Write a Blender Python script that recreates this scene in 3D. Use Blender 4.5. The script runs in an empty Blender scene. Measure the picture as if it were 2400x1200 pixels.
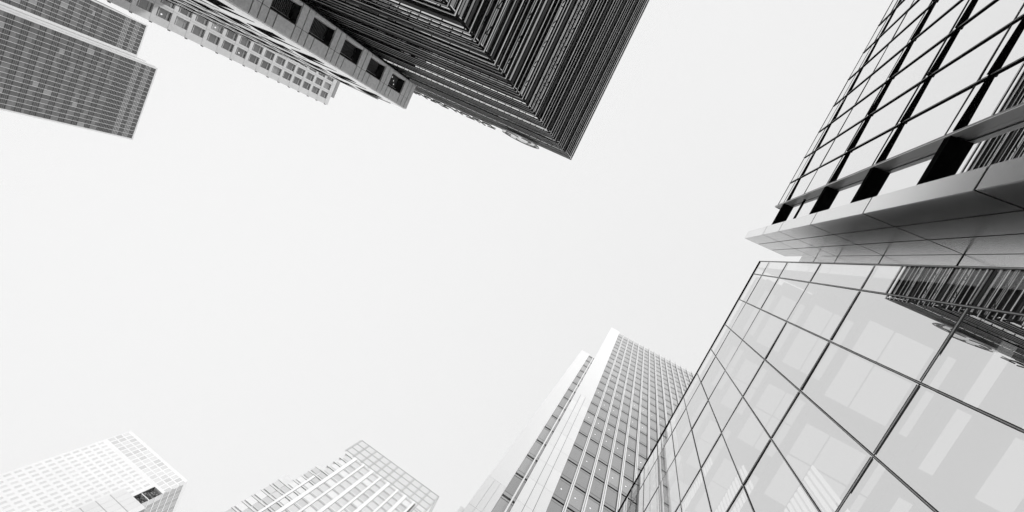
import bpy, math, random
from mathutils import Vector, Matrix
random.seed(7)
sc = bpy.context.scene
C = sc.collection

# ------------------------------------------------------------------ camera
# world: Z up, camera at the origin, pavement 1.6 m below it
EYE = 1.6
AX = (-0.85245489, -0.452152, 0.26244851)      # world X in image axes (right, down, forward)
AY = (0.43356066, -0.89193036, -0.12839544)    # world Y
AZ = (0.29214005, 0.00433603, 0.95636572)      # world Z
FPX = 1058.7                                   # focal length in pixels of a 2400 wide picture
cam = bpy.data.cameras.new('camera')
cam.sensor_width = 36.0
cam.lens = FPX / 2400 * 36
cam.clip_start = 0.05
cam.clip_end = 5000
co = bpy.data.objects.new('camera', cam)
C.objects.link(co)
co.matrix_world = Matrix(((AX[0], -AX[1], -AX[2], 0), (AY[0], -AY[1], -AY[2], 0), (AZ[0], -AZ[1], -AZ[2], 0), (0, 0, 0, 1)))
sc.camera = co

# ------------------------------------------------------------------ sky and sun (overcast, high key)
SUN_EL, SUN_AZ = math.radians(38), math.radians(124)     # azimuth from +X
w = bpy.data.worlds.new('World')
sc.world = w
w.use_nodes = True
nt = w.node_tree
nt.nodes.clear()
N = nt.nodes.new
sky = N('ShaderNodeTexSky')
sky.sky_type = 'NISHITA'
sky.sun_disc = False
sky.sun_elevation = SUN_EL
sky.sun_rotation = math.radians(90) - SUN_AZ
sky.air_density = 1.0
sky.dust_density = 8.0
bw = N('ShaderNodeRGBToBW')
nt.links.new(sky.outputs[0], bw.inputs[0])
m1 = N('ShaderNodeMath'); m1.operation = 'MULTIPLY'; m1.inputs[1].default_value = 0.05
nt.links.new(bw.outputs[0], m1.inputs[0])
m2 = N('ShaderNodeMath'); m2.operation = 'ADD'; m2.inputs[1].default_value = 8.75
mn = N('ShaderNodeMath'); mn.operation = 'MINIMUM'; mn.inputs[1].default_value = 0.25
nt.links.new(m1.outputs[0], mn.inputs[0])
# the cloud deck is a little thinner, so brighter, towards the east
tcw = N('ShaderNodeTexCoord'); sep = N('ShaderNodeSeparateXYZ')
nt.links.new(tcw.outputs['Generated'], sep.inputs[0])
ge = N('ShaderNodeMath'); ge.operation = 'MULTIPLY_ADD'; ge.inputs[1].default_value = 0.9
nt.links.new(sep.outputs['X'], ge.inputs[0]); nt.links.new(mn.outputs[0], ge.inputs[2])
nt.links.new(ge.outputs[0], m2.inputs[0])
bg = N('ShaderNodeBackground')
bg.inputs['Strength'].default_value = 0.1
nt.links.new(m2.outputs[0], bg.inputs['Color'])
wo = N('ShaderNodeOutputWorld')
nt.links.new(bg.outputs[0], wo.inputs[0])

sl = bpy.data.lights.new('sun', 'SUN')
sl.energy = 2.6
sl.angle = math.radians(10)
sl.color = (1, 1, 1)
so = bpy.data.objects.new('sun', sl)
C.objects.link(so)
sd = Vector((math.cos(SUN_EL) * math.cos(SUN_AZ), math.cos(SUN_EL) * math.sin(SUN_AZ), math.sin(SUN_EL)))
so.rotation_euler = sd.to_track_quat('Z', 'Y').to_euler()
so.location = sd * 400

sc.view_settings.view_transform = 'Standard'
sc.view_settings.look = 'None'
sc.view_settings.exposure = 0
sc.view_settings.gamma = 1
sc.view_settings.use_curve_mapping = False
sc.cycles.max_bounces = 8
sc.cycles.glossy_bounces = 5
sc.cycles.transparent_max_bounces = 12
sc.cycles.caustics_reflective = False
sc.cycles.caustics_refractive = False

# ------------------------------------------------------------------ materials
def newmat(name):
    m = bpy.data.materials.new(name)
    m.use_nodes = True
    m.node_tree.nodes.clear()
    return m, m.node_tree, m.node_tree.nodes.new

def paint(name, g, rough=0.5, var=0.05, scale=0.6, bump=0.0, spec=0.5, coat=0.0, metal=0.0, fine=0.0, fscale=8.0):
    """grey surface with soft large-scale variation and optional fine grain"""
    m, t, n = newmat(name)
    out = n('ShaderNodeOutputMaterial')
    p = n('ShaderNodeBsdfPrincipled')
    p.inputs['Roughness'].default_value = rough
    p.inputs['Metallic'].default_value = metal
    p.inputs['Specular IOR Level'].default_value = spec
    p.inputs['Coat Weight'].default_value = coat
    p.inputs['Coat Roughness'].default_value = 0.12
    tc = n('ShaderNodeTexCoord')
    no = n('ShaderNodeTexNoise'); no.inputs['Scale'].default_value = scale; no.inputs['Detail'].default_value = 6
    t.links.new(tc.outputs['Object'], no.inputs['Vector'])
    mr = n('ShaderNodeMapRange')
    mr.inputs['From Min'].default_value = 0.3; mr.inputs['From Max'].default_value = 0.7
    mr.inputs['To Min'].default_value = g * (1 - var); mr.inputs['To Max'].default_value = g * (1 + var)
    t.links.new(no.outputs['Fac'], mr.inputs['Value'])
    src = mr.outputs[0]
    if fine:
        n2 = n('ShaderNodeTexNoise'); n2.inputs['Scale'].default_value = fscale; n2.inputs['Detail'].default_value = 2
        t.links.new(tc.outputs['Object'], n2.inputs['Vector'])
        r2 = n('ShaderNodeMapRange')
        r2.inputs['From Min'].default_value = 0.3; r2.inputs['From Max'].default_value = 0.7
        r2.inputs['To Min'].default_value = 1 - fine; r2.inputs['To Max'].default_value = 1 + fine
        t.links.new(n2.outputs['Fac'], r2.inputs['Value'])
        mu = n('ShaderNodeMath'); mu.operation = 'MULTIPLY'
        t.links.new(src, mu.inputs[0]); t.links.new(r2.outputs[0], mu.inputs[1])
        src = mu.outputs[0]
    # each object a hair lighter or darker than the next, as panels from different batches are
    oi = n('ShaderNodeObjectInfo')
    r3 = n('ShaderNodeMapRange'); r3.inputs['To Min'].default_value = 0.965; r3.inputs['To Max'].default_value = 1.035
    t.links.new(oi.outputs['Random'], r3.inputs['Value'])
    mu2 = n('ShaderNodeMath'); mu2.operation = 'MULTIPLY'
    t.links.new(src, mu2.inputs[0]); t.links.new(r3.outputs[0], mu2.inputs[1])
    t.links.new(mu2.outputs[0], p.inputs['Base Color'])
    if bump:
        b = n('ShaderNodeBump'); b.inputs['Strength'].default_value = bump; b.inputs['Distance'].default_value = 0.02
        t.links.new(no.outputs['Fac'], b.inputs['Height'])
        t.links.new(b.outputs[0], p.inputs['Normal'])
    t.links.new(p.outputs[0], out.inputs[0])
    return m

def glass(name, f0, body=0.02, both=True, clear=None, wave=0.0, wscale=0.25, ex=5.0):
    """coated facade glass: mirror share by viewing angle, the rest a dark room (or, with clear, see-through)"""
    m, t, n = newmat(name)
    L = t.links.new
    out = n('ShaderNodeOutputMaterial')
    geo = n('ShaderNodeNewGeometry')
    dp = n('ShaderNodeVectorMath'); dp.operation = 'DOT_PRODUCT'
    L(geo.outputs['Incoming'], dp.inputs[0]); L(geo.outputs['True Normal'], dp.inputs[1])
    def M(op, a, b=None):
        k = n('ShaderNodeMath'); k.operation = op
        for i, v in enumerate((a, b)):
            if v is None: continue
            if isinstance(v, (int, float)): k.inputs[i].default_value = v
            else: L(v, k.inputs[i])
        return k.outputs[0]
    c = M('ABSOLUTE', dp.outputs['Value'])
    s = M('POWER', M('SUBTRACT', 1.0, c), ex)
    F = M('ADD', M('MULTIPLY', s, 1 - f0), f0)
    if both:
        q = M('SUBTRACT', 1.0, F)
        F = M('SUBTRACT', 1.0, M('MULTIPLY', q, q))
    gl = n('ShaderNodeBsdfGlossy')
    gl.inputs['Roughness'].default_value = 0.0
    gl.inputs['Color'].default_value = (0.96, 0.96, 0.96, 1)
    if wave:
        tc = n('ShaderNodeTexCoord')
        no = n('ShaderNodeTexNoise'); no.inputs['Scale'].default_value = wscale; no.inputs['Detail'].default_value = 1
        L(tc.outputs['Object'], no.inputs['Vector'])
        b = n('ShaderNodeBump'); b.inputs['Strength'].default_value = wave; b.inputs['Distance'].default_value = 0.05
        L(no.outputs['Fac'], b.inputs['Height'])
        L(b.outputs[0], gl.inputs['Normal'])
    if clear is None:
        un = n('ShaderNodeBsdfDiffuse')
        un.inputs['Color'].default_value = (body, body, body, 1)
    else:
        un = n('ShaderNodeBsdfTransparent')
        un.inputs['Color'].default_value = (clear, clear, clear, 1)
    mx = n('ShaderNodeMixShader')
    L(F, mx.inputs[0]); L(un.outputs[0], mx.inputs[1]); L(gl.outputs[0], mx.inputs[2])
    L(mx.outputs[0], out.inputs[0])
    return m

def lamp_mat(name, v):
    m, t, n = newmat(name)
    out = n('ShaderNodeOutputMaterial')
    e = n('ShaderNodeEmission'); e.inputs['Color'].default_value = (1, 1, 1, 1); e.inputs['Strength'].default_value = v
    t.links.new(e.outputs[0], out.inputs[0])
    return m

M_BLACK = paint('black_metal', 0.008, 0.9, 0.2, spec=0.0)
M_DARK = paint('dark_metal', 0.03, 0.45, 0.15, spec=0.25)
M_FINGREY = paint('grey_metal_fin', 0.16, 0.35, 0.08, spec=0.6)
M_NOSED = paint('worn_metal_edge', 0.62, 0.35, 0.15, scale=0.3)
M_ALU_LIT = paint('lit_aluminium_panel', 0.95, 0.2, 0.02, scale=0.25, metal=0.8)  # lit copy of the cladding metal, brighter for fin front and recess strip
M_GASK = paint('grey_gasket', 0.07, 0.7, 0.1, spec=0.2)
M_RIB = paint('light_metal_rib', 0.5, 0.4, 0.05)
M_NOSE = paint('bright_metal_edge', 0.85, 0.3, 0.04, spec=0.6)
M_ALU_SHADE = paint('shaded_aluminium_panel', 0.48, 0.24, 0.06, scale=0.35, spec=0.5, metal=0.93, fine=0.03, fscale=1.2)  # shaded copy of the cladding metal: the gap's shade put into the colour
M_SILL = paint('grey_reveal_panel', 0.33, 0.4, 0.05, spec=0.5)
M_STONE = paint('grey_granite', 0.76, 0.75, 0.05, scale=0.5, fine=0.10, fscale=3.2, bump=0.1)
M_STONE_B = paint('pale_granite', 0.60, 0.7, 0.04, scale=0.3, fine=0.04, fscale=1.5)
M_WHITE = paint('white_enamel_panel', 0.86, 0.25, 0.02, scale=0.2, spec=0.7, coat=0.6)
M_WHITE2 = paint('white_render', 0.84, 0.6, 0.02, scale=0.1)
M_PALE = paint('pale_panel', 0.74, 0.5, 0.03, scale=0.1)
M_JOINT = paint('panel_joint', 0.28, 0.8, 0.05)
M_JOINT_PALE = paint('pale_joint', 0.70, 0.8, 0.05)
M_ROOM = paint('room_interior', 0.10, 0.8, 0.2, scale=0.4)
M_ROOF = paint('roof_gravel', 0.30, 0.9, 0.15, scale=1.5)
M_LIT = lamp_mat('ceiling_light_glow', 1.1)
M_BLIND = lamp_mat('self_glowing_blind', 0.85)  # emission stands in for room light on the blinds
M_DOT = lamp_mat('downlight_glow', 1.3)
G_FRONT = glass('clear_facade_glass', 0.69, both=False, clear=0.75, wave=0.015, wscale=0.35)
G_UPPER = glass('mirror_facade_glass', 0.60, body=0.02, wave=0.01, wscale=0.3)
G_DARK = glass('dark_tower_glass', 0.085, body=0.015, ex=3.7, wave=0.02, wscale=0.4)
G_WIN = glass('office_window_glass', 0.12, body=0.05, wave=0.02)
G_BLACK = glass('deep_window_glass', 0.02, body=0.01, both=False)
G_A = [glass('tower_pane_a', 0.05, body=0.062), glass('tower_pane_b', 0.05, body=0.085),
       glass('tower_pane_c', 0.05, body=0.13), glass('tower_pane_d', 0.05, body=0.26)]
G_C = [glass('bay_pane_a', 0.20, body=0.03), glass('bay_pane_b', 0.20, body=0.16)]
G_PALE = [glass('pale_pane_a', 0.10, body=0.66), glass('pale_pane_b', 0.10, body=0.58), glass('pale_pane_c', 0.10, body=0.72)]  # raised body tone puts distance haze into the pane colour
G_B = [glass('punched_pane_a', 0.06, body=0.10), glass('punched_pane_b', 0.06, body=0.26), glass('punched_pane_c', 0.06, body=0.06)]

# ------------------------------------------------------------------ mesh helpers
class MB:
    def __init__(s): s.v = []; s.f = []; s.m = []
    def box(s, x0, x1, y0, y1, z0, z1, mi=0):
        if x0 > x1: x0, x1 = x1, x0
        if y0 > y1: y0, y1 = y1, y0
        if z0 > z1: z0, z1 = z1, z0
        b = len(s.v)
        s.v += [(x0, y0, z0), (x1, y0, z0), (x1, y1, z0), (x0, y1, z0), (x0, y0, z1), (x1, y0, z1), (x1, y1, z1), (x0, y1, z1)]
        s.f += [tuple(b + i for i in q) for q in ((0, 3, 2, 1), (4, 5, 6, 7), (0, 1, 5, 4), (1, 2, 6, 5), (2, 3, 7, 6), (3, 0, 4, 7))]
        s.m += [mi] * 6
        return s
    def quad(s, pts, mi=0):
        b = len(s.v); s.v += [tuple(p) for p in pts]; s.f.append(tuple(range(b, b + len(pts)))); s.m.append(mi)
        return s
    def prism(s, poly, z0, z1, mi=0):
        """poly: counter-clockwise (x, y) points"""
        n = len(poly); b = len(s.v)
        s.v += [(x, y, z0) for x, y in poly] + [(x, y, z1) for x, y in poly]
        s.f.append(tuple(b + n - 1 - i for i in range(n))); s.f.append(tuple(b + n + i for i in range(n)))
        for i in range(n):
            j = (i + 1) % n
            s.f.append((b + i, b + j, b + n + j, b + n + i))
        s.m += [mi] * (n + 2)
        return s
    def bar(s, p, q, w, h=None, mi=0):
        p = Vector(p); q = Vector(q); d = (q - p).normalized()
        a = d.cross(Vector((0, 0, 1)))
        if a.length < 1e-4: a = Vector((1, 0, 0))
        a.normalize(); c = a.cross(d)
        h = h or w
        b = len(s.v)
        for r in (p, q):
            for i, j in ((-1, -1), (1, -1), (1, 1), (-1, 1)):
                s.v.append(tuple(r + a * (i * w / 2) + c * (j * h / 2)))
        s.f += [tuple(b + i for i in q_) for q_ in ((0, 1, 2, 3), (7, 6, 5, 4), (0, 4, 5, 1), (1, 5, 6, 2), (2, 6, 7, 3), (3, 7, 4, 0))]
        s.m += [mi] * 6
        return s

def wpos(o):
    v = Vector((0, 0, 0))
    while o is not None:
        v += o.location; o = o.parent
    return v

def obj(name, mb, mat, parent=None, label=None, kind=None, loc=None):
    me = bpy.data.meshes.new(name)
    org = wpos(parent) if parent else Vector(loc or (0, 0, 0))
    me.from_pydata([(x - org.x, y - org.y, z - org.z) for x, y, z in mb.v], [], mb.f)
    mats = mat if isinstance(mat, (list, tuple)) else [mat]
    for k in mats: me.materials.append(k)
    if len(mats) > 1: me.polygons.foreach_set('material_index', mb.m)
    me.update()
    o = bpy.data.objects.new(name, me)
    C.objects.link(o)
    if parent: o.parent = parent
    else: o.location = org
    if label: o['label'] = label
    if kind: o['kind'] = kind
    return o

def thing(name, label, cat, loc, group=None):
    o = bpy.data.objects.new(name, None)
    C.objects.link(o)
    o.location = loc
    o.empty_display_size = 2
    o['label'] = label; o['category'] = cat
    if group: o['group'] = group
    return o

def part(name, parent, mat, *boxes, **kw):
    mb = MB()
    for b in boxes: mb.box(*b)
    return obj(name, mb, mat, parent, **kw)

def proj(p):
    x, y, z = p
    r = [x * AX[i] + y * AY[i] + z * AZ[i] for i in range(3)]
    if r[2] < 1e-3: return None
    return 1200 + FPX * r[0] / r[2], 600 + FPX * r[1] / r[2]

def seen_area(b):
    """rough picture area of a thin box (its largest face), 0 when out of the frame"""
    x0, x1, y0, y1, z0, z1 = b[:6]
    if abs(x1 - x0) < abs(y1 - y0): pts = [(x0, y0, z0), (x0, y1, z0), (x0, y1, z1), (x0, y0, z1)]
    else: pts = [(x0, y0, z0), (x1, y0, z0), (x1, y0, z1), (x0, y0, z1)]
    q = [proj(p) for p in pts]
    if any(k is None for k in q): return 0
    cx = sum(k[0] for k in q) / 4; cy = sum(k[1] for k in q) / 4
    a = abs(sum(q[i][0] * q[(i + 1) % 4][1] - q[(i + 1) % 4][0] * q[i][1] for i in range(4))) / 2
    if not (-20 < cx < 2420 and -20 < cy < 1220): a *= 1e-4
    return a

def cells(name, parent, mats, boxes, limit=100, rest=None):
    """boxes (x0..z1, material index[, extra boxes]); the largest in the picture become parts, the rest one part"""
    bs = sorted(boxes, key=seen_area, reverse=True)
    for b in bs[:limit]:
        mb = MB(); mb.box(*b[:6])
        obj(name, mb, mats[b[6]], parent)
    if bs[limit:]:
        mb = MB()
        for b in bs[limit:]: mb.box(*b[:7])
        obj(rest or name, mb, mats, parent, kind='stuff')

# ------------------------------------------------------------------ ground
g = MB(); g.box(-390, 390, -410, 290, -EYE - 1, -EYE)
M_GROUND = paint('pale_paving', 0.34, 0.8, 0.12, scale=0.3, fine=0.1, fscale=2)
o = obj('ground', g, M_GROUND, kind='structure')

# ================================================================== glass office building (right side)
FB = thing('glass_office_building', 'mirror glass building with a metal clad fin between its two fronts', 'building', (-6, 0, -EYE))
XA = -5.64                      # lower front
FZ = [30.0, 27.8, 24.4, 20.0, 15.6, 10.9, 6.3, 1.7, -1.6]
YN = 2.67
ys = [YN, 1.83] + [1.83 - 1.722 * k for k in range(1, 16)]
YS = ys[-1]
wall = obj('curtain_wall', MB().box(XA - 0.30, XA - 0.26, YS, 1.74, FZ[0] - 0.5, FZ[0] - 0.02), M_DARK, FB)
pan = []
for i in range(len(ys) - 1):
    for k in range(len(FZ) - 1):
        pan.append((ys[i + 1], ys[i], FZ[k + 1], FZ[k]))
pan.sort(key=lambda b: -seen_area((XA, XA, b[0], b[1], b[2], b[3])))
def pane_mb(b):
    y0, y1, z0, z1 = b
    e1, e2, e3 = (random.uniform(-0.008, 0.008) for _ in range(3))
    m = MB()
    x = XA - 0.03
    m.quad([(x + e1, y0 + 0.03, z0 + 0.03), (x + e2, y1 - 0.03, z0 + 0.03), (x + e3, y1 - 0.03, z1 - 0.03), (x + e1 + e3 - e2, y0 + 0.03, z1 - 0.03)])
    return m
for b in pan[:98]: obj('glass_pane', pane_mb(b), G_FRONT, wall)
mb = MB()
for b in pan[98:]:
    q = pane_mb(b); mb.quad(q.v)
obj('glass_pane', mb, G_FRONT, wall, kind='stuff')
for y in ys:
    obj('mullion', MB().box(XA - 0.10, XA - 0.022, y - 0.025, y + 0.025, -EYE, FZ[0] - 0.003, 0)
        .box(XA - 0.10, XA - 0.012, y - 0.010, y + 0.010, -EYE, FZ[0] - 0.001, 1), [M_GASK, M_RIB], wall)
for z in FZ[1:-1]:
    m = MB()
    for i in range(len(ys) - 1):
        y0, y1 = ys[i + 1] + 0.05, ys[i] - 0.05
        m.box(XA - 0.10, XA - 0.024, y0, y1, z - 0.07, z - 0.022, 0).box(XA - 0.10, XA - 0.024, y0, y1, z + 0.022, z + 0.07, 0)
        m.box(XA - 0.10, XA - 0.014, y0, y1, z - 0.020, z + 0.020, 1)
    obj('transom', m, [M_GASK, M_RIB], wall)
part('coping', FB, M_BLACK, (XA - 0.12, XA + 0.01, YS, YN + 0.01, FZ[0] + 0.002, FZ[0] + 0.06))
part('end_wall', FB, M_DARK, (-14, XA - 0.11, 2.22, 2.30, -EYE, FZ[0] - 0.1))
part('end_wall', FB, M_DARK, (-14, XA - 0.002, YS - 0.1, YS, -EYE, FZ[0]))
part('rear_wall', FB, M_ROOM, (-14.2, -14.0, YS, YN, -EYE, FZ[0]))
part('roof', FB, M_ROOF, (-13.99, XA - 0.52, YS + 0.01, 1.74, FZ[0] - 0.4, FZ[0] - 0.05))
# floors and ceilings behind the lower front
for k, z in enumerate(FZ[:-1]):
    sl_ = part('floor_slab', FB, M_ROOM, (-13.98, XA - 0.32, YS + 0.02, 1.74, z - (0.9 if k == 0 else 0.35), z - (0.5 if k == 0 else 0.0)))
    zc = z - (0.95 if k == 0 else 0.42)
    tiles = MB()
    if 1 <= k <= 6:
        y = 1.55; n_ = 0
        while y > YS + 3:
            if k == 5 or k == 6:
                for x0, wx in ((-6.15, 0.22), (-7.1, 0.55), (-8.1, 0.2), (-9.6, 0.5)):
                    for q in range(2): tiles.box(x0 - wx, x0, y - 1.45 * (q + 1), y - 1.45 * q - 0.12, zc - 0.04, zc)
            else:
                for x0, wx in ((-6.1, 0.62), (-6.78, 0.95), (-8.1, 1.2)):
                    for q in range(2): tiles.box(x0 - wx, x0, y - 1.45 * (q + 1), y - 1.45 * q - (0.42 if q == 0 else 0.06), zc - 0.04, zc)
            y -= 3.45; n_ += 1
        obj('ceiling_light', tiles, lamp_mat('ceiling_light_%d' % k, (0, .22, .26, .30, .36, .42, .45)[k]), sl_)
        # vertical blinds; the light on them is put in as their own glow
        m = MB()
        ylo, yhi = ((-11, -9), (-12, -7.2), (-11.5, -5.6), (-9.6, -3.3), (-6.3, -3.4), (-6, -3))[k - 1]
        y = yhi
        while y > ylo:
            if (yhi - y) % 3.45 < 2.7: m.box(-6.75, -6.72, y - 0.11, y, FZ[k + 1] + 1.6, zc - 0.1)
            y -= 0.19
        obj('vertical_blind', m, M_BLIND, sl_, kind='stuff')

# clad fin standing between the two fronts
XP0, XP1, XP2, XP3 = -4.68, -5.56, -6.41, -7.32
YP0, YP1, ZP = 3.83, 4.35, 32.7
PZ = [ZP, 27.7, 24.5, 20.0, 15.52, 10.8, 6.3, 1.7, -EYE]
fin = obj('clad_fin', MB().box(XP0 - 0.03, XP3 + 0.02, YP0 + 0.03, YP1 - 0.01, -EYE, ZP - 0.03), M_BLACK, FB)
G_ = 0.022
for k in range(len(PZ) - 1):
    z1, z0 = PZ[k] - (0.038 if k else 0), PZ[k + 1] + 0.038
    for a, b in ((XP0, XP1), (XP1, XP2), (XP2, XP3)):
        obj('cladding_panel', MB().box(b + G_, a - (G_ if a != XP0 else 0.028), YP0, YP0 + 0.028, z0, z1), M_ALU_SHADE, fin)
    obj('cladding_panel', MB().box(XP0 - 0.026, XP0, YP0 + 0.004, YP1, z0, z1), M_ALU_LIT, fin)
rec = obj('recess_wall', MB().box(XP3 - 0.035, -12, YN + 0.02, YP0 + 0.02, -EYE, 29.4 - 0.03), M_BLACK, FB)
RZ = [29.4, 27.0, 24.2, 20.0, 15.52, 10.8, 6.3, 1.7, -EYE]
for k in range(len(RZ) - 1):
    obj('cladding_panel', MB().box(XP3 - 0.03, XP3, YN + 0.03, YP0 - 0.002, RZ[k + 1] + 0.05, RZ[k] - (0.05 if k else 0)), M_ALU_LIT, rec)

# upper (far) glass front
XN, XG, XR, YU = -5.31, -5.405, -5.58, 6.32
UZ = [30.2, 23.5, 19.03, 14.75, 10.4, 6.1, 1.8]
ZT = 32.3
mod = 1.725
NB = 11
uw = obj('upper_curtain_wall', MB().box(XG - 0.3, XG - 0.1, YU + 0.14, YU + NB * mod, -EYE, ZT - 0.1), M_BLACK, FB)
yb = [YU + 0.14] + [YU + mod * k for k in range(1, NB + 1)]
tz = {0: [31.0], 1: [27.3, 24.15], 2: [19.75], 3: [15.5], 4: [11.15], 5: [6.85], 6: []}
pn = []
for i in range(NB):
    top = ZT
    for k, z in enumerate(UZ):
        lv = [top] + ([31.1] if k == 0 else []) + ([27.3] if k == 1 else []) + [z + (0.62 if k else 0.35)] + [z]
        lv = sorted(set(lv), reverse=True)
        for a, b in zip(lv[:-1], lv[1:]): pn.append((yb[i], yb[i + 1], b, a))
        top = z - 0.02
pn.sort(key=lambda b: -seen_area((XG, XG, b[0], b[1], b[2], b[3])))
def up_mb(b, m=None):
    m = m or MB()
    y0, y1, z0, z1 = b
    e = random.uniform(-0.009, 0.009); f = random.uniform(-0.006, 0.006)
    m.quad([(XG + e, y0 + 0.03, z0 + 0.02), (XG, y1 - 0.03, z0 + 0.02), (XG + f, y1 - 0.03, z1 - 0.02), (XG + e + f, y0 + 0.03, z1 - 0.02)][::-1])
    m.f[-1] = tuple(reversed(m.f[-1]))
    return m
for b in pn[:100]: obj('mirror_pane', up_mb(b), G_UPPER, uw)
mb = MB()
for b in pn[100:]: up_mb(b, mb)
obj('mirror_pane', mb, G_UPPER, uw, kind='stuff')
for i, y in enumerate(yb[1:]):
    obj('mullion', MB().box(XG - 0.06, XG + 0.05, y - 0.022, y + 0.022, -EYE, ZT, 0)
        .box(XG - 0.05, XG + 0.04, y - 0.030, y - 0.0225, -EYE, ZT - 0.01, 1), [M_FINGREY, M_BLACK], uw)
obj('transom', MB().box(XG - 0.05, XG + 0.012, yb[0], yb[-1], 31.05, 31.11), M_DARK, uw)
for z in [27.3] + [q + 0.62 for q in UZ[1:]] + [30.55]:
    obj('transom', MB().box(XG - 0.05, XG + 0.016, yb[0], yb[-1], z - 0.03, z + 0.03), M_DARK, uw)
for k, z in enumerate(UZ):
    m = MB()
    ef = 0.04 if k == 0 else 0.0
    for i in range(NB):
        y0, y1 = yb[i], yb[i + 1] - 0.0
        m.prism([(XG - 0.02, y0), (XG - 0.02, y1 - 0.002), (XN - 0.03 - ef, y1 - 0.002), (XN + 0.012 - ef, y0)][::-1], z, z + 0.06)
    obj('sun_shelf', m, M_BLACK, uw)
part('coping', FB, M_BLACK, (XG - 0.4, XG + 0.02, YU, YU + NB * mod, ZT + 0.002, ZT + 0.05))
rv = obj('reveal', MB().box(XR - 0.4, XG - 0.02, YU + 0.03, YU + 0.12, -EYE, ZT).box(XG - 0.022, XN + 0.02, YU, YU + 0.10, -EYE, ZT), M_SILL, FB)
obj('edge_highlight', MB().box(XN + 0.021, XN + 0.03, YU + 0.005, YU + 0.03, -EYE, ZT), M_NOSE, rv)  # bright strip: the highlight along the reveal's edge, put into the colour
bay = obj('recessed_bay', MB().box(XR - 0.3, XR - 0.1, YP1 + 0.01, YU + 0.02, -EYE, 30.6), M_BLACK, FB)
top = 30.6
for k, z in enumerate(UZ):
    obj('soffit_beam', MB().box(XR - 0.02, XN, YP1 + 0.01, YU - 0.003, z, z + 0.30), M_BLACK, bay)
for k in range(len(UZ)):
    z1 = UZ[k] - 0.003; z0 = (UZ[k + 1] + 0.31) if k + 1 < len(UZ) else -EYE
    x = XR + 0.0
    obj('mirror_pane', MB().quad([(x, YP1 + 0.02, z0), (x, YU + 0.02, z0), (x, YU + 0.02, z1), (x, YP1 + 0.02, z1)]), G_UPPER, bay)
obj('transom', MB().box(XR, XR + 0.05, YP1 + 0.02, YU, 27.26, 27.33), M_BLACK, bay)
part('rear_block', FB, M_DARK, (-14.5, XR - 0.42, YP1 + 0.01, YU + NB * mod, -EYE, 30.0))

# ================================================================== black louvred tower (top centre)
DX, DY, DT = 18.05, 8.6, 72.8
LX, LY = 62.0, 64.0
DB = thing('louvred_tower', 'black tower wrapped in dense horizontal rails, its sharp corner pointing into the sky', 'building', (40, 36, -EYE))
SB = 0.5
floors = []
z = 72.9
zf = 67.45
while zf > 0: floors.append(zf); zf -= 5.43
def ell(m, x, y, dpt, z0, z1, mi=0):
    """L-shaped band round the tower's near corner, outer face at x / y"""
    m.prism([(x, y), (LX, y), (LX, y + dpt), (x + dpt, y + dpt), (x + dpt, LY), (x, LY)], z0, z1, mi)
core = obj('tower_core', MB().box(DX + SB + 0.06, LX, DY + SB + 0.06, LY, -EYE, DT - 1.2), M_BLACK, DB)
for k, zf in enumerate([floors[0] + 5.43] + floors):
    zt = min(zf, DT - 1.3); zb = zf - 5.43
    m = MB(); ell(m, DX + SB, DY + SB, 0.04, zb + 0.62, zt - 0.012)
    obj('glazing_band', m, G_DARK, DB)
    m = MB(); ell(m, DX + SB - 0.05, DY + SB - 0.05, 0.08, zb + 0.01, zb + 0.60)
    obj('spandrel', m, M_DARK, DB)
rails = []
for zf in floors:
    for dz, hh in ((0.0, 0.27), (1.0, 0.24), (1.9, 0.24), (3.0, 0.30)): rails.append((zf + dz, hh, dz))
rails = [r for r in rails if r[0] < 71.5] + [(71.45, 0.2, 0), (72.55, 0.22, 0)]
rails.sort(reverse=True)
for z, hh, dz in rails[:52]:
    if z < 2: continue
    m = MB()
    nh = {0.0: 0.12, 1.0: 0.07, 1.9: 0.06, 3.0: 0.10}.get(dz, 0.1) * random.uniform(0.8, 1.2)
    ell(m, DX, DY, 0.12, z + nh + 0.002, z + hh, 0)
    ell(m, DX - 0.012, DY - 0.012, 0.05, z, z + nh, 1)
    # the long side carries deeper rails than the short side
    m.box(DX + 0.04, DX + (0.2, 0.3, 0.24)[int(z * 7) % 3], DY + 0.36, LY, z + 0.012, z + 0.11, 0)
    m.box(DX + 0.06, LX, DY + 0.04, DY + 0.14, z + 0.014, z + 0.109, 0)
    obj('louvre_rail', m, [M_BLACK, M_NOSED], DB)
for zf in floors[:12]:
    for dz in (0.55, 3.8):
        m = MB(); z = zf + dz
        if z > 71.3: continue
        ell(m, DX + 0.16, DY + 0.16, 0.03, z, z + 0.06)
        obj('louvre_rod', m, M_BLACK, DB)
# brackets: outriggers and short diagonals carrying the rails, once every 2.06 m
m = MB()
for zf in floors[:11]:
    for dz in (1.95, 3.05):
        z = zf + dz
        y = DY + 1.3 + (0.4 if dz == 1.95 else 0)
        while y < 50:
            m.box(DX + 0.1, DX + SB, y - 0.035, y + 0.035, z, z + 0.07)
            m.bar((DX + 0.1, y + 0.55, z - 0.3), (DX + SB, y + 0.02, z - 0.02), 0.06)
            y += 2.06
        x = DX + 1.3 + (0.4 if dz == 1.95 else 0)
        while x < 58:
            m.box(x - 0.035, x + 0.035, DY + 0.1, DY + SB, z, z + 0.07)
            if dz == 3.05: m.bar((x + 0.40, DY + 0.1, z - 0.02), (x + 0.02, DY + SB, z - 0.02), 0.03)
            x += 2.06
obj('rail_bracket', m, M_BLACK, DB, kind='stuff')
for x, y in ((DX + 0.06, DY + 0.06),):
    obj('corner_post', MB().box(x + 0.08, x + 0.2, y + 0.08, y + 0.2, -EYE, DT - 0.3), M_BLACK, DB)
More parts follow.
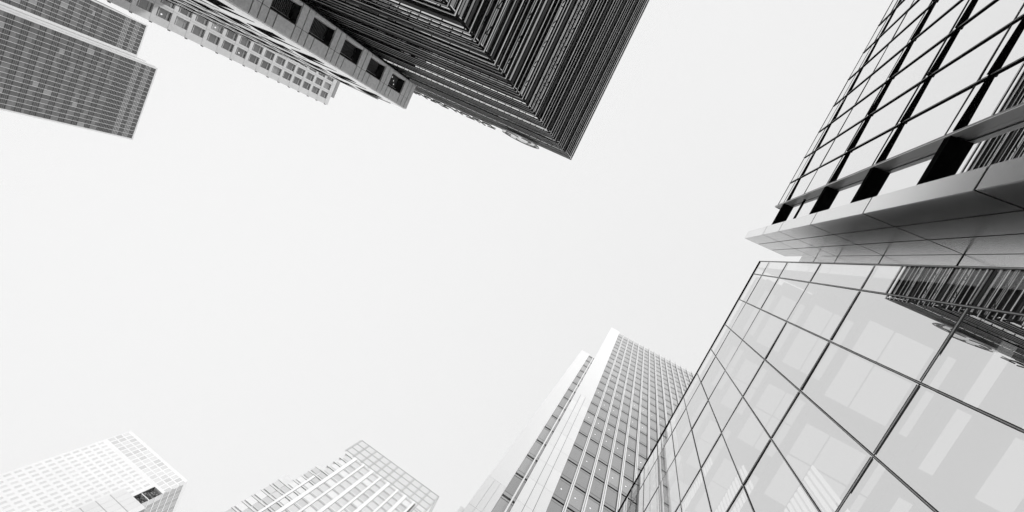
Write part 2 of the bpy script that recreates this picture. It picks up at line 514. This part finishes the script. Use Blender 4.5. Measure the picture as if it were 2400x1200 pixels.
part('roof', DB, M_ROOF, (DX + 0.9, LX, DY + 0.9, LY, DT - 1.19, DT - 1.0))

# round emblem and open lettering standing off the black tower's left face, seen edge-on
def ring(m, cx, cy, cz, r0, r1, d, a0=0, a1=360, n=40, mi=0):
    """flat ring in the XZ plane, front at cy, thickness d"""
    for i in range(n):
        t0 = math.radians(a0 + (a1 - a0) * i / n); t1 = math.radians(a0 + (a1 - a0) * (i + 1) / n)
        p = [(cx + r0 * math.cos(t0), cz + r0 * math.sin(t0)), (cx + r1 * math.cos(t0), cz + r1 * math.sin(t0)),
             (cx + r1 * math.cos(t1), cz + r1 * math.sin(t1)), (cx + r0 * math.cos(t1), cz + r0 * math.sin(t1))]
        b = len(m.v)
        m.v += [(x, cy, z) for x, z in p] + [(x, cy + d, z) for x, z in p]
        m.f += [(b, b + 1, b + 2, b + 3), (b + 7, b + 6, b + 5, b + 4), (b, b + 4, b + 5, b + 1), (b + 1, b + 5, b + 6, b + 2), (b + 2, b + 6, b + 7, b + 3), (b + 3, b + 7, b + 4, b)]
        m.m += [mi] * 6
EM = thing('round_emblem', 'white round emblem with dark swirls fixed high on the black tower near its corner', 'emblem', (26.6, 8.3, 70.2))
m = MB(); ring(m, 26.6, 8.05, 70.2, 0.0, 3.3, 0.14, n=48)
obj('emblem_disc', m, M_NOSE, EM)
for k in range(5):
    a = k * 72 + 10
    cx = 26.6 + 1.9 * math.cos(math.radians(a)); cz = 70.2 + 1.9 * math.sin(math.radians(a))
    m = MB(); ring(m, cx, 7.97, cz, 0.9, 1.12, 0.07, a - 120, a + 60, 14)
    obj('emblem_swirl', m, M_DARK, EM)
m = MB(); ring(m, 26.6, 7.99, 70.2, 3.32, 3.42, 0.07, 0, 200, 24)
obj('emblem_rim', m, M_DARK, EM)
SG = thing('sign_lettering', 'row of open dark letters beside the round emblem near the black tower roof', 'sign', (42, 8.3, 69.5))
x = 32.2
k = 0
while x < 50.5:
    m = MB(); wd = (1.5, 1.2, 1.7, 0.5, 1.4)[k % 5]; y0, y1 = 8.0, 8.14
    z0, z1 = 69.6, 72.3 + (0.7 if k % 4 == 1 else 0)
    m.box(x, x + 0.2, y0, y1, z0, z1)
    if wd > 0.6:
        if k % 3 != 1: m.box(x + 0.202, x + wd, y0 + 0.01, y1, z1 - 0.22, z1)
        m.box(x + 0.202, x + wd, y0 + 0.01, y1, z0, z0 + 0.2)
        if k % 2: m.box(x + wd - 0.2, x + wd, y0 + 0.02, y1 - 0.02, z0 + 0.202, z1 - 0.222)
    obj('letter', m, M_DARK, SG)
    x += wd + 0.75; k += 1
obj('sign_rail', MB().box(32, 50.8, 8.2, 8.26, 69.7, 69.78).box(32, 50.8, 8.2, 8.26, 71.9, 71.98), M_BLACK, SG)

# ================================================================== grey granite building with deep windows
BX, BY0, BYW, BYV, BY1, BT = 41.2, 4.02, 5.46, 7.42, 7.83, 60.0
B2 = thing('granite_office_building', 'grey granite building with deep black windows and a white ribbed side', 'building', (60, 20, -EYE))
jg = 0.06
rec_d = 1.1
front = obj('granite_front', MB().box(BX + 0.12, BX + 0.4, BY0 + 0.05, BYW - 0.02, -EYE, BT - 0.05), M_BLACK, B2)
def stone(y0, y1, z0, z1, rnd=False):
    m = MB()
    a, b = BX, BX + 0.2
    if rnd:
        rr = 0.17
        poly = [(b, y0 + jg), (a, y0 + jg), (a, y1 - rr)]
        # rounded right-hand end
        poly = [(a, y0 + jg * 0.4), (b, y0 + jg * 0.4), (b, y1)] + [(a + rr * (1 - math.cos(t)) , y1 - rr + rr * math.sin(t)) for t in (1.57, 1.1, 0.7, 0.35, 0.0)]
        m.prism(poly, z0 + jg, z1 - jg)
    else:
        m.box(a, b, y0 + jg * 0.4, y1 - jg * 0.4, z0 + jg, z1 - jg)
    obj('granite_slab', m, M_STONE, front)
stone(BY0, BYW, 59.1, 60.0); stone(BYW, BY1, 59.1, 60.0, True)
stone(BY0, BYW, 58.15, 59.1); stone(BYW, BY1, 58.15, 59.1, True)
stone(BY0, BYW, 57.2, 58.15); stone(BYW, BY1, 57.2, 58.15, True)
for k in range(7):
    t = 57.2 - 5.0 * k
    last = k == 6
    stone(BY0, BYW, t - 2.3, t); stone(BY0, BYW, t - 3.2, t - 2.3)
    stone(BYV, BY1, t - 3.2, t, True)
    for a, b in ((t - 4.1, t - 3.2), (t - 5.0, t - 4.1)):
        stone(BY0, BYW, a, b); stone(BYW, BY1, a, b, True)
    # window: deep recess, dark louvred glass
    wd = obj('window', MB().box(BX + rec_d - 0.02, BX + rec_d + 0.05, BYW, BYV, t - 3.2, t), G_BLACK, B2)
    obj('window_frame', MB().box(BX + 0.2, BX + 0.32, BYW + 0.02, BYW + 0.10, t - 3.18, t - 0.02), M_DARK, wd)
    obj('window_frame', MB().box(BX + rec_d - 0.09, BX + rec_d - 0.022, BYW + 0.35, BYW + 0.42, t - 3.18, t - 0.02), M_SILL, wd)
    m = MB()
    for j in range(14):
        zz = t - 0.35 - j * 0.2
        m.box(BX + rec_d - 0.08, BX + rec_d - 0.024, BYW + 0.5, BYV - 0.12, zz, zz + 0.035)
    obj('louvre', m, M_FINGREY, wd)
    if k < 1:
        for yy, zz in ((BYW + 0.75, t - 0.9), (BYW + 1.15, t - 1.2), (BYW + 1.5, t - 1.75)):
            obj('lamp', MB().box(BX + rec_d - 0.13, BX + rec_d - 0.085, yy - 0.045, yy + 0.045, zz - 0.05, zz + 0.05), M_DOT, wd)
        obj('ceiling_panel', MB().box(BX + rec_d - 0.14, BX + rec_d - 0.10, BYW + 0.62, BYW + 1.22, t - 3.1, t - 2.1), M_SILL, wd)
    obj('window_jamb', MB().box(BX + 0.201, BX + rec_d, BYV - 0.02, BYV + 0.1, t - 3.2, t), M_STONE, wd)
    obj('window_head', MB().box(BX + 0.202, BX + rec_d, BYW, BYV - 0.021, t, t + 0.1), M_BLACK, wd)
part('lower_front', B2, M_STONE, (BX, BX + 0.4, BY0, BY1, -EYE, 57.2 - 35.0))
part('core_wall', B2, M_BLACK, (BX + 1.3, 92, 4.9, 8.3, -EYE, BT - 0.3))
part('roof_slab', B2, M_WHITE, (BX + 0.21, 46.4, BY0, BY1 - 0.2, BT - 0.3, BT), (46.4, 96, 3.55, BY1 - 0.2, BT - 0.3, BT))
# ribbed side: white piers and sills round strip windows, running away from the corner
YSD = 3.56
part('corner_pier', B2, M_WHITE, (BX + 0.12, 43.4, BY0 - 0.10, BY0 + 0.9, -EYE, BT - 0.302))
side = obj('side_wall', MB().prism([(43.4, 3.92), (50, 3.62), (62, YSD), (96, YSD), (96, 4.4), (43.4, 4.4)], -EYE, BT - 0.31), M_WHITE, B2)
def yside(x): return 3.92 + (3.62 - 3.92) * (x - 43.4) / 6.6 if x < 50 else 3.62 - 0.06 * (x - 50) / 12 if x < 62 else YSD
sw_ = []
for zi, zb in enumerate((56.3, 50.1, 43.9, 37.7, 31.5, 25.3)):
    for k in range(11):
        xe = 42.9 + 5.1 * k
        if xe - 3.6 < 43.3: continue
        m = MB()
        def slab(pts, d=0.03):
            """window shape in the wall plane, standing d proud"""
            f = [(x, yside(x) - d, z) for x, z in pts]; bk = [(x, yside(x) + 0.1, z) for x, z in pts]
            n_ = len(pts); b = len(m.v)
            m.v += f + bk
            m.f.append(tuple(b + q for q in range(n_))); m.f.append(tuple(b + 2 * n_ - 1 - q for q in range(n_)))
            for q in range(n_):
                w_ = (q + 1) % n_
                m.f.append((b + q, b + q + n_, b + w_ + n_, b + w_))
            m.m += [0] * (n_ + 2)
        slab([(xe - 3.7, zb), (xe, zb), (xe + 0.3, zb + 1.5), (xe + 0.1, zb + 3.2), (xe - 1.2, zb + 3.5), (xe - 3.6, zb + 4.1), (xe - 0.8, zb + 1.95), (xe - 3.7, zb + 1.75)])
        obj('side_window', m, M_BLACK, side)

# ================================================================== pale stone tower with square windows
QX, QT = 95.0, 104.2
QB = thing('square_window_tower', 'pale stone tower with a regular grid of square windows beside the granite building', 'building', (105, 8, -EYE))
qy0 = -0.95
wins_y = [(0.42 + 2.42 * j, 2.05 + 2.42 * j) for j in range(5)]
zc0 = [101.6 - 3.225 * k for k in range(18)]
m = MB()
ylo = qy0
# wall as piers and spandrels round the openings
for j, (a, b) in enumerate(wins_y):
    m.box(QX, QX + 0.6, ylo, a, 40, QT); ylo = b
m.box(QX, QX + 0.6, ylo, 14, 40, QT)
for j, (a, b) in enumerate(wins_y):
    zt = QT
    for z in zc0:
        m.box(QX + 0.003, QX + 0.6, a, b, z + 1.225, zt); zt = z - 1.225
    m.box(QX + 0.003, QX + 0.6, a, b, 40, zt)
m.box(QX, QX + 0.6, qy0, 14, -EYE, 40 - 0.001)
qw = obj('stone_wall', m, M_STONE_B, QB)
m = MB()
for z in zc0:
    m.box(QX - 0.012, QX - 0.002, qy0, 12.5, z + 1.24, z + 1.27)
m2 = m
for a, b in wins_y:
    m2.box(QX - 0.014, QX - 0.003, b + 0.36, b + 0.39, 40, QT)
obj('stone_joint', m2, M_JOINT, qw)
part('tower_body', QB, M_STONE_B, (QX + 0.62, 125, qy0, 14, -EYE, QT - 0.5))
allw = []
for j, (a, b) in enumerate(wins_y):
    for z in zc0: allw.append((QX + 0.36, QX + 0.4, a, b, z - 1.225, z + 1.225, random.choice((0, 0, 1, 2))))
allw.sort(key=seen_area, reverse=True)
for i, b in enumerate(allw):
    if i >= 90: break
    x0, x1, a, bb, z0, z1, mi = b
    wn = obj('window', MB().box(*b[:6]), G_B[mi], QB)
    fr = MB().box(x0 - 0.06, x0 - 0.004, a, bb, z0 + 0.42, z0 + 0.47, 0)
    fr.box(x0 - 0.05, x0 - 0.003, a, bb, z1 - 0.62, z1 - 0.22, 1)
    obj('window_frame', fr, [M_NOSE, M_SILL], wn)
    if i % 11 == 3:
        obj('lamp', MB().box(x0 - 0.03, x0 - 0.005, a + 0.5, a + 0.72, z0 + 0.9, z0 + 1.15), M_DOT, wn)
for z in zc0:
    obj('corner_bracket', MB().box(QX - 0.2, QX + 0.25, qy0 - 0.16, qy0 - 0.003, z + 1.45, z + 1.72), M_DARK, QB)
# set-back glazed head of the same tower
hd = obj('glazed_head', MB().box(QX + 2.05, QX + 20, 1.55, 9, QT - 0.4, 107.7), M_JOINT, QB)
m = MB()
for j in range(14):
    for z in (104.9, 105.75, 106.6):
        m.box(QX + 2.0, QX + 2.04, 1.6 + j * 0.53, 1.6 + j * 0.53 + 0.46, z, z + 0.72)
obj('glazing_grid', m, G_B[1], hd)

# ================================================================== tower in two steps, far left
TX, TT = 170.0, 110.2
TB = thing('stepped_grid_tower', 'grey tower of two stepped blocks with a fine grid of pale mullions', 'building', (190, -25, -EYE))
M_LOUV = paint('grey_spandrel', 0.115, 0.5, 0.12, scale=0.05)
M_LOUVD = paint('dark_spandrel', 0.03, 0.5, 0.12)
M_FINE = paint('pale_mullion', 0.62, 0.5, 0.03)
def grid_block(X, y0, y1, T, nb, zmin, limit, name):
    blk = obj('tower_block', MB().box(X + 0.12, X + 24, y0 + 0.1, y1 - 0.1, -EYE, T - 0.1), M_LOUV, TB)
    pw = (y1 - y0 - 0.8) / nb
    cell = []
    z = 99.4
    band = MB()
    zz = z
    while zz > zmin:
        # louvred spandrel: three slots over dark ground
        band.box(X + 0.02, X + 0.1, y0 + 0.4, y1 - 0.4, zz - 3.25, zz - 2.05, 1)
        band.box(X - 0.02, X + 0.019, y0 + 0.4, y1 - 0.4, zz - 2.10, zz - 1.93, 1).box(X - 0.02, X + 0.019, y0 + 0.4, y1 - 0.4, zz - 3.32, zz - 3.18, 1)
        for j in range(3):
            band.box(X - 0.03, X + 0.018, y0 + 0.4, y1 - 0.4, zz - 3.16 + j * 0.36, zz - 2.92 + j * 0.36, 0)
        for b in range(nb):
            r = random.random()
            a0 = y0 + 0.4 + b * pw; a1 = a0 + pw
            cut = random.choice((0, 0, 0, 0.35, 0.6)) 
            mi = 0 if r < 0.45 else 1 if r < 0.7 else 2 if r < 0.95 else 3
            cell.append((X + 0.03, X + 0.09, a0 + 0.03, a1 - 0.03, zz - 2.03, zz - 0.02, mi))
            if cut:
                cell.append((X - 0.0, X + 0.028, a0 + 0.06, a1 - 0.06, zz - 2.03 , zz - 2.03 + 1.99 * cut, 2 if mi < 2 else 0))
        zz -= 3.25
    obj('louvred_spandrel', band, [M_LOUV, M_LOUVD], blk)
    # plant floors at the top: fine louvres, lighter and darker strips
    pl = MB()
    zz = z
    k = 0
    while zz < T - 0.9:
        pl.box(X - 0.03, X + 0.1, y0 + 0.4, y1 - 0.4, zz + 0.05, zz + 0.33, 1 if (k % 7) in (0, 1, 2) or k < 8 else 0)
        zz += 0.43; k += 1
    obj('plant_louvre', pl, [G_A[3], M_LOUV], blk)
    for b in cells_split(cell, limit): pass
    used = sorted(cell, key=seen_area, reverse=True)
    for b in used[:limit]:
        obj('window_pane', MB().box(*b[:6]), G_A[b[6]], blk)
    m = MB()
    for b in used[limit:]: m.box(*b[:7])
    obj('window_pane', m, G_A, blk, kind='stuff')
    for b in range(nb + 1):
        yy = y0 + 0.4 + b * pw
        obj('mullion', MB().box(X - 0.11, X + 0.02, yy - 0.055, yy + 0.055, zmin - 2, T - 0.5), M_FINE, blk)
    obj('edge_panel', MB().box(X - 0.13, X + 0.1, y0, y0 + 0.38, -EYE, T - 0.45).box(X - 0.13, X + 0.1, y1 - 0.38, y1, -EYE, T - 0.45), M_PALE, blk)
    obj('parapet', MB().box(X - 0.16, X + 0.3, y0 - 0.02, y1 + 0.02, T - 0.44, T), M_PALE, blk)
    return blk
def cells_split(c, l): return []
b1 = grid_block(TX, -40.9, -14.9, TT, 18, 66, 100, 'a')
b2 = grid_block(TX + 11.2, -14.6, -3.4, TT + 0.1, 8, 66, 60, 'b')
part('side_wall', TB, M_PALE, (TX + 0.3, TX + 11.1, -14.89, -14.6, -EYE, TT - 0.5))
part('side_joint', TB, M_DARK, (TX + 5.2, TX + 5.5, -14.58, -14.55, 20, TT - 0.6))

# ================================================================== white pier tower (bottom right of centre)
WY, WT = -20.4, 120.0
WB = thing('white_pier_tower', 'tall white tower with broad blank piers and ribbed window front behind the glass building', 'building', (-12, -30, -EYE))
fl = [115.3 - 3.6 * k for k in range(29)]
part('tower_body', WB, M_PALE, (-31, 0.3, WY - 18, WY - 0.5, -EYE, WT - 0.6))
# main blank pier
pier = obj('blank_pier', MB().box(-1.97, 0.36, WY - 0.5, WY - 0.02, 61, WT), M_WHITE2, WB)
pl = [0.36, -0.385, -1.08, -1.97]
m = MB(); m.box(-1.97, 0.36, WY - 0.49, WY - 0.06, -EYE, 60.98)
lower = obj('jointed_pier', m, M_JOINT, WB)
zt = 61
pz = [61] + [z for z in fl if z < 59] + [-EYE]
cl = []
for k in range(len(pz) - 1):
    for a, b in zip(pl[1:], pl[:-1]):
        cl.append((a + 0.02, b - 0.02, WY - 0.055, WY - 0.021, pz[k + 1] + 0.012, pz[k] - 0.012, 0))
for c in cl: obj('facing_panel', MB().box(*c[:6]), M_WHITE2, lower)
# ribbed front
xm = [-1.97, -3.22] + [-3.22 - 1.412 * k for k in range(1, 20)]
gl_, slot = [], MB()
for k in range(len(fl)):
    z1 = fl[k]; z0 = z1 - 3.6
    for i in range(len(xm) - 1):
        gl_.append((xm[i + 1], xm[i], WY - 0.42, WY - 0.36, z0 + 0.62, z1 - 0.42, 0 if random.random() < 0.82 else 1))
ribfront = obj('ribbed_front', MB().box(xm[-1], -1.97, WY - 0.49, WY - 0.44, -EYE, WT - 1.2), M_BLACK, WB)
cells('window_pane', ribfront, G_C, gl_, 100)
for k, z in enumerate(fl):
    obj('spandrel_glass', MB().box(xm[-1], -1.972, WY - 0.435, WY - 0.362, z - 0.38, z + 0.58), G_C[0], ribfront)
    obj('floor_slot', MB().box(xm[-1], -1.972, WY - 0.44, WY - 0.352, z - 0.09, z + 0.12), M_BLACK, ribfront)
    obj('transom', MB().box(xm[-1], -1.972, WY - 0.435, WY - 0.354, z + 0.58, z + 0.61), M_DARK, ribfront)
    obj('transom', MB().box(xm[-1], -1.972, WY - 0.435, WY - 0.354, z - 0.42, z - 0.39), M_DARK, ribfront)
obj('parapet', MB().box(xm[-1], -1.972, WY - 0.435, WY - 0.35, 115.95, WT - 0.9), G_C[1], ribfront)
for x in xm[1:]:
    obj('rib', MB().box(x - 0.13, x + 0.13, WY - 0.43, WY - 0.17, -EYE, WT + 0.8, 0).box(x - 0.02, x + 0.02, WY - 0.168, WY - 0.15, -EYE, WT + 0.8, 1), [M_WHITE2, M_FINGREY], ribfront)
m = MB()
for r, z in enumerate([38.0, 45.2, 52.4, 56.0, 63.2, 66.8, 70.4, 77.6]):
    for i in range(0 if r in (0, 3, 5) else 1, 12):
        if z > 50 and random.random() < 0.35: continue
        xx = (xm[i] + xm[i + 1]) / 2 + 0.15
        ringm = []
        for t in range(10): ringm.append((xx + 0.065 * math.cos(t * 0.628), WY - 0.352, z + 0.085 * math.sin(t * 0.628)))
        q = MB(); n_ = 10
        q.v = ringm + [(a, b - 0.006, c) for a, b, c in ringm]
        q.f = [tuple(range(n_)), tuple(range(2 * n_ - 1, n_ - 1, -1))] + [(j, j + n_, (j + 1) % n_ + n_, (j + 1) % n_) for j in range(n_)]
        q.m = [0] * len(q.f)
        obj('downlight', q, M_DOT, ribfront)
# left strip of windows and the lower pier
st = obj('strip_window', MB().box(0.362, 1.438, WY - 0.49, WY - 0.44, -EYE, 82), M_BLACK, WB)
sg = []
for z in fl:
    if z > 83: continue
    sg.append((0.37, 1.43, WY - 0.42, WY - 0.36, z - 3.6 + 0.62, z - 0.42, random.choice((0, 1, 1))))
for c in sg: obj('window_pane', MB().box(*c[:6]), G_C[c[6]], st)
for z in fl:
    if z > 83: continue
    obj('spandrel_glass', MB().box(0.37, 1.43, WY - 0.435, WY - 0.362, z - 0.38, z + 0.58), G_C[1], st)
    obj('floor_slot', MB().box(0.37, 1.43, WY - 0.44, WY - 0.335, z - 0.10, z + 0.10), M_DARK, st)
    obj('transom', MB().box(0.37, 1.43, WY - 0.435, WY - 0.35, z - 0.43, z - 0.39), M_DARK, st)
obj('rib', MB().box(0.56, 0.68, WY - 0.43, WY - 0.03, -EYE, 82.6), M_WHITE2, st)
part('blank_pier', WB, M_WHITE2, (1.44, 3.0, WY - 10, WY - 0.02, 33.0, 83.0))
lp = obj('jointed_pier', MB().box(1.44, 3.0, WY - 10, WY - 0.06, -EYE, 32.98), M_JOINT_PALE, WB)
pz = [33.0] + [z for z in fl if z < 32] + [-EYE]
for k in range(len(pz) - 1):
    for a, b in ((1.44, 1.95), (1.95, 2.45), (2.45, 3.0)):
        obj('facing_panel', MB().box(a + 0.012, b - 0.012, WY - 0.055, WY - 0.021, pz[k + 1] + 0.012, pz[k] - 0.012), M_WHITE2, lp)
part('low_wing', WB, M_WHITE2, (3.01, 3.3, WY - 10, WY - 0.03, -EYE, 28.2))

# ================================================================== pale gridded tower with open crown (bottom)
EY, ET = -118.5, 150.0
EB = thing('crowned_tower', 'pale ribbed tower with an open steel frame crown, cut by the bottom edge', 'building', (50, -135, -EYE))
em = [33.6, 37.6, 41.3, 45.6, 49.5, 53.6, 57.8, 61.9, 65.4]
eb = obj('ribbed_front', MB().box(33.2, 62.2, EY - 20, EY - 0.6, -EYE, ET - 0.5).box(62.3, 68.6, EY - 20, EY - 0.7, -EYE, 137.5)
         .box(68.6, 71.9, EY - 20, EY - 0.8, -EYE, 125).box(62.3, 66.2, EY - 20, EY - 0.8, 137.6, ET - 1), M_JOINT_PALE, EB)
gp = []
ez = [148.9 - 3.5 * k for k in range(19)]
for z in ez:
    for i in range(7):
        gp.append((em[i] + 0.3, em[i + 1] - 0.3, EY - 0.58, EY - 0.5, z - 2.35, z, random.choice((0, 0, 0, 1, 2))))
    for a, b, T in ((62.4, 65.3, 150), (65.8, 68.4, 137), (68.8, 71.7, 124)):
        if z < T: gp.append((a, b, EY - 0.72 if b > 70 else EY - 0.62, EY - 0.5, z - 2.3, z - 0.1, random.choice((0, 1, 2))))
G_E = [glass('crown_tower_pane_a', 0.06, body=0.66), glass('crown_tower_pane_b', 0.06, body=0.80), glass('crown_tower_pane_c', 0.06, body=0.58)]  # pale body tone stands in for haze in front of this tower
cells('window_pane', eb, G_E, gp, 100)
for z in ez:
    obj('floor_band', MB().box(33.3, 62.1, EY - 0.59, EY - 0.35, z + 0.12, z + 0.42).box(33.3, 62.1, EY - 0.59, EY - 0.35, z + 0.62, z + 1.0), M_PALE, eb)
for i, x in enumerate(em):
    h = ET + 0.2 if i < 8 else 131
    wd = 0.62 if i % 2 else 0.4
    obj('rib', MB().box(x - wd, x + wd, EY - 0.6, EY - 0.02, -EYE, h, 0).box(x - wd - 0.06, x - wd - 0.003, EY - 0.6, EY - 0.06, -EYE, h - 0.1, 1), [M_WHITE2, M_SILL], eb)
for a, b, T in ((62.3, 66.4, 150), (66.4, 68.7, 137.5), (68.7, 72, 125)):
    for z in ez:
        if z + 1 < T: obj('floor_band', MB().box(a, b, EY - 0.8, EY - 0.3 - (0.2 if a > 66 else 0), z + 0.15, z + 0.7), M_PALE, eb)
# crown
M_STEEL = paint('pale_steel', 0.42, 0.5, 0.03)
cr = obj('crown_frame', MB().box(28.1, 67.2, EY - 0.2, EY, 160.3, 160.5).box(28.1, 67.2, EY - 0.2, EY, 157.0, 157.15).box(28.1, 67.2, EY - 0.2, EY, 153.7, 153.85)
         .box(28.1, 67.2, EY - 0.25, EY - 0.05, 150.6, 150.75).box(28.0, 28.2, EY - 16, EY - 0.2, 160.3, 160.5).box(28.0, 28.2, EY - 16, EY - 0.2, 157.0, 157.15), M_STEEL, EB)
for r in (0.5667, 0.5334, 0.5004, 0.4697, 0.4378, 0.406, 0.3746, 0.3366, 0.3025, 0.2701, 0.2375):
    x = r * 118.5
    zb = 150 if x > 33.2 else 96
    obj('crown_post', MB().box(x - 0.13, x + 0.13, EY - 0.3, EY - 0.02, zb, 160.7).box(x + 0.45, x + 0.53, EY - 0.28, EY - 0.1, zb, 160.3), M_STEEL, cr)
G_SCR = glass('screen_glass', 0.05, both=False, clear=0.93)
for i in range(10):
    r = (0.5667, 0.5334, 0.5004, 0.4697, 0.4378, 0.406, 0.3746, 0.3366, 0.3025, 0.2701, 0.2375)
    obj('screen_pane', MB().quad([(r[i + 1] * 118.5, EY - 0.1, 150.3), (r[i] * 118.5, EY - 0.1, 150.3), (r[i] * 118.5, EY - 0.1, 160.2), (r[i + 1] * 118.5, EY - 0.1, 160.2)]), G_SCR, cr)
m = MB()
z = 147
while z > 95:
    m.box(28.1, 33.1, EY - 0.3, EY - 0.1, z, z + 0.15)
    m.box(28.1, 33.1, EY - 0.3, EY - 0.1, z + 1.1, z + 1.2)
    z -= 3.3
obj('side_screen', m, M_STEEL, cr)
obj('side_screen', MB().box(30.2, 33.15, EY - 16, EY - 2.5, 90, 149.5), M_PALE, cr)
obj('dark_edge_reflection', MB().box(32.75, 33.15, EY - 0.6, EY - 0.3, 96, 149.6), M_DARK, eb)  # dark strip painting in a reflection down the tower's right edge

# ================================================================== very pale tower (bottom left)
VY, VT, VX0, VX1 = -190.0, 161.3, 139.6, 182.8
VB = thing('white_punched_tower', 'almost white tower with small pale windows and one dark opening near its corner', 'building', (160, -205, -EYE))
LG = (139.6, 145.0, 138.6, 149.4)       # loggia opening x0,x1,z0,z1
body = obj('white_wall', MB().box(LG[1], VX1, VY - 25, VY - 0.3, -EYE, VT).box(VX0, LG[1] - 0.001, VY - 25, VY - 0.3, -EYE, LG[2]).box(VX0, LG[1] - 0.001, VY - 25, VY - 0.3, LG[3], VT)
           .box(VX0 + 3.5, LG[1] - 0.002, VY - 25, VY - 3.2, LG[2] + 0.001, LG[3] - 0.001), M_WHITE2, VB)
wc = []
for r in range(15):
    z = 147.6 - 3.26 * r
    for c in range(16):
        x = 181.2 - 2.59 * c
        if x - 1 < LG[1] + 0.5 and z < 150.5: continue
        wc.append((x - 0.62, x + 0.62, VY - 0.32, VY - 0.285, z - 1.1, z + 1.1, random.choice((0, 0, 2))))
for r in range(3):
    z = 158.6 - 3.2 * r
    for c in range(17):
        x = 181.4 - 2.59 * c
        wc.append((x - 1.0, x + 1.0, VY - 0.32, VY - 0.284, z - 1.3, z + 1.3, random.choice((0, 1, 2))))
cells('window', body, G_PALE, wc, 100)
G_VS = [glass('side_pane_a', 0.08, body=0.42), glass('side_pane_b', 0.08, body=0.33)]
sc_ = []
for r in range(14):
    z = 157.9 - 3.2 * r
    for c in range(10):
        y = VY - 1.2 - 2.3 * c
        if z < LG[3] and z > LG[2] - 2 and c == 0: continue
        sc_.append((VX0 - 0.02, VX0 + 0.05, y - 2.1, y, z - 1.3, z + 1.3, c % 2))
sw = obj('side_wall', MB().box(VX0 - 0.015, VX0 + 0.02, VY - 24.9, VY - 0.4, -EYE, VT - 1.5), M_JOINT_PALE, VB)
cells('window', sw, G_VS, sc_, 60)
for r in range(15):
    z = 157.9 + 1.6 - 3.2 * r
    obj('floor_band', MB().box(VX0 - 0.10, VX0 - 0.022, VY - 24.9, VY - 0.31, z - 0.2, z + 0.2), M_WHITE2, sw)
lg = obj('loggia', MB().box(LG[1] - 0.3, LG[1] - 0.003, VY - 3.1, VY - 0.4, LG[2] + 0.002, LG[3] - 0.01).box(VX0 + 0.6, LG[1] - 0.31, VY - 3.15, VY - 3.0, LG[2] + 0.003, LG[3] - 0.02), M_BLACK, VB)
obj('loggia_post', MB().box(VX0 + 0.1, LG[1] - 0.31, VY - 0.7, VY - 0.36, 143.6, 143.9), M_WHITE2, lg)
m = MB()
for j in range(60):
    xx = random.uniform(140, 144.6); zz = random.uniform(139, 148.8)
    s = random.uniform(0.25, 0.8)
    m.box(xx - s, xx + s * 0.6, VY - 2.9, VY - 0.8 - 1.6 * random.random(), zz - s * 0.4, zz + s * 0.5)
obj('loggia_fitting', m, M_FINGREY, lg)
# panel-clad bay wrapped round the corner lower down
by = VY + 2.5
bayc = obj('clad_bay', MB().box(134.4, 148.9, VY - 6, by - 0.05, -EYE, 138.35), M_JOINT, VB)
bz = [138.4, 132.9, 127.7, 122.3, 117, 111.8, 106.5, 101.3, 96]
m_n = 0
for k in range(len(bz) - 1):
    for j in range(5):
        a = 134.4 + j * 2.9
        obj('facing_panel', MB().box(a + 0.04, a + 2.86, by - 0.045, by, bz[k + 1] + 0.12, bz[k] - (0.12 if k else 0)), M_PALE, bayc)

# ================================================================== thin misty air between the towers
hz, t_, n_ = newmat('misty_air')
ho = n_('ShaderNodeOutputMaterial'); pv = n_('ShaderNodeVolumePrincipled')
pv.inputs['Color'].default_value = (0.97, 0.97, 0.97, 1)
pv.inputs['Density'].default_value = 0.0003
t_.links.new(pv.outputs[0], ho.inputs['Volume'])
obj('haze', MB().box(-400, 400, -420, 300, -EYE - 2, 175), hz, kind='stuff')
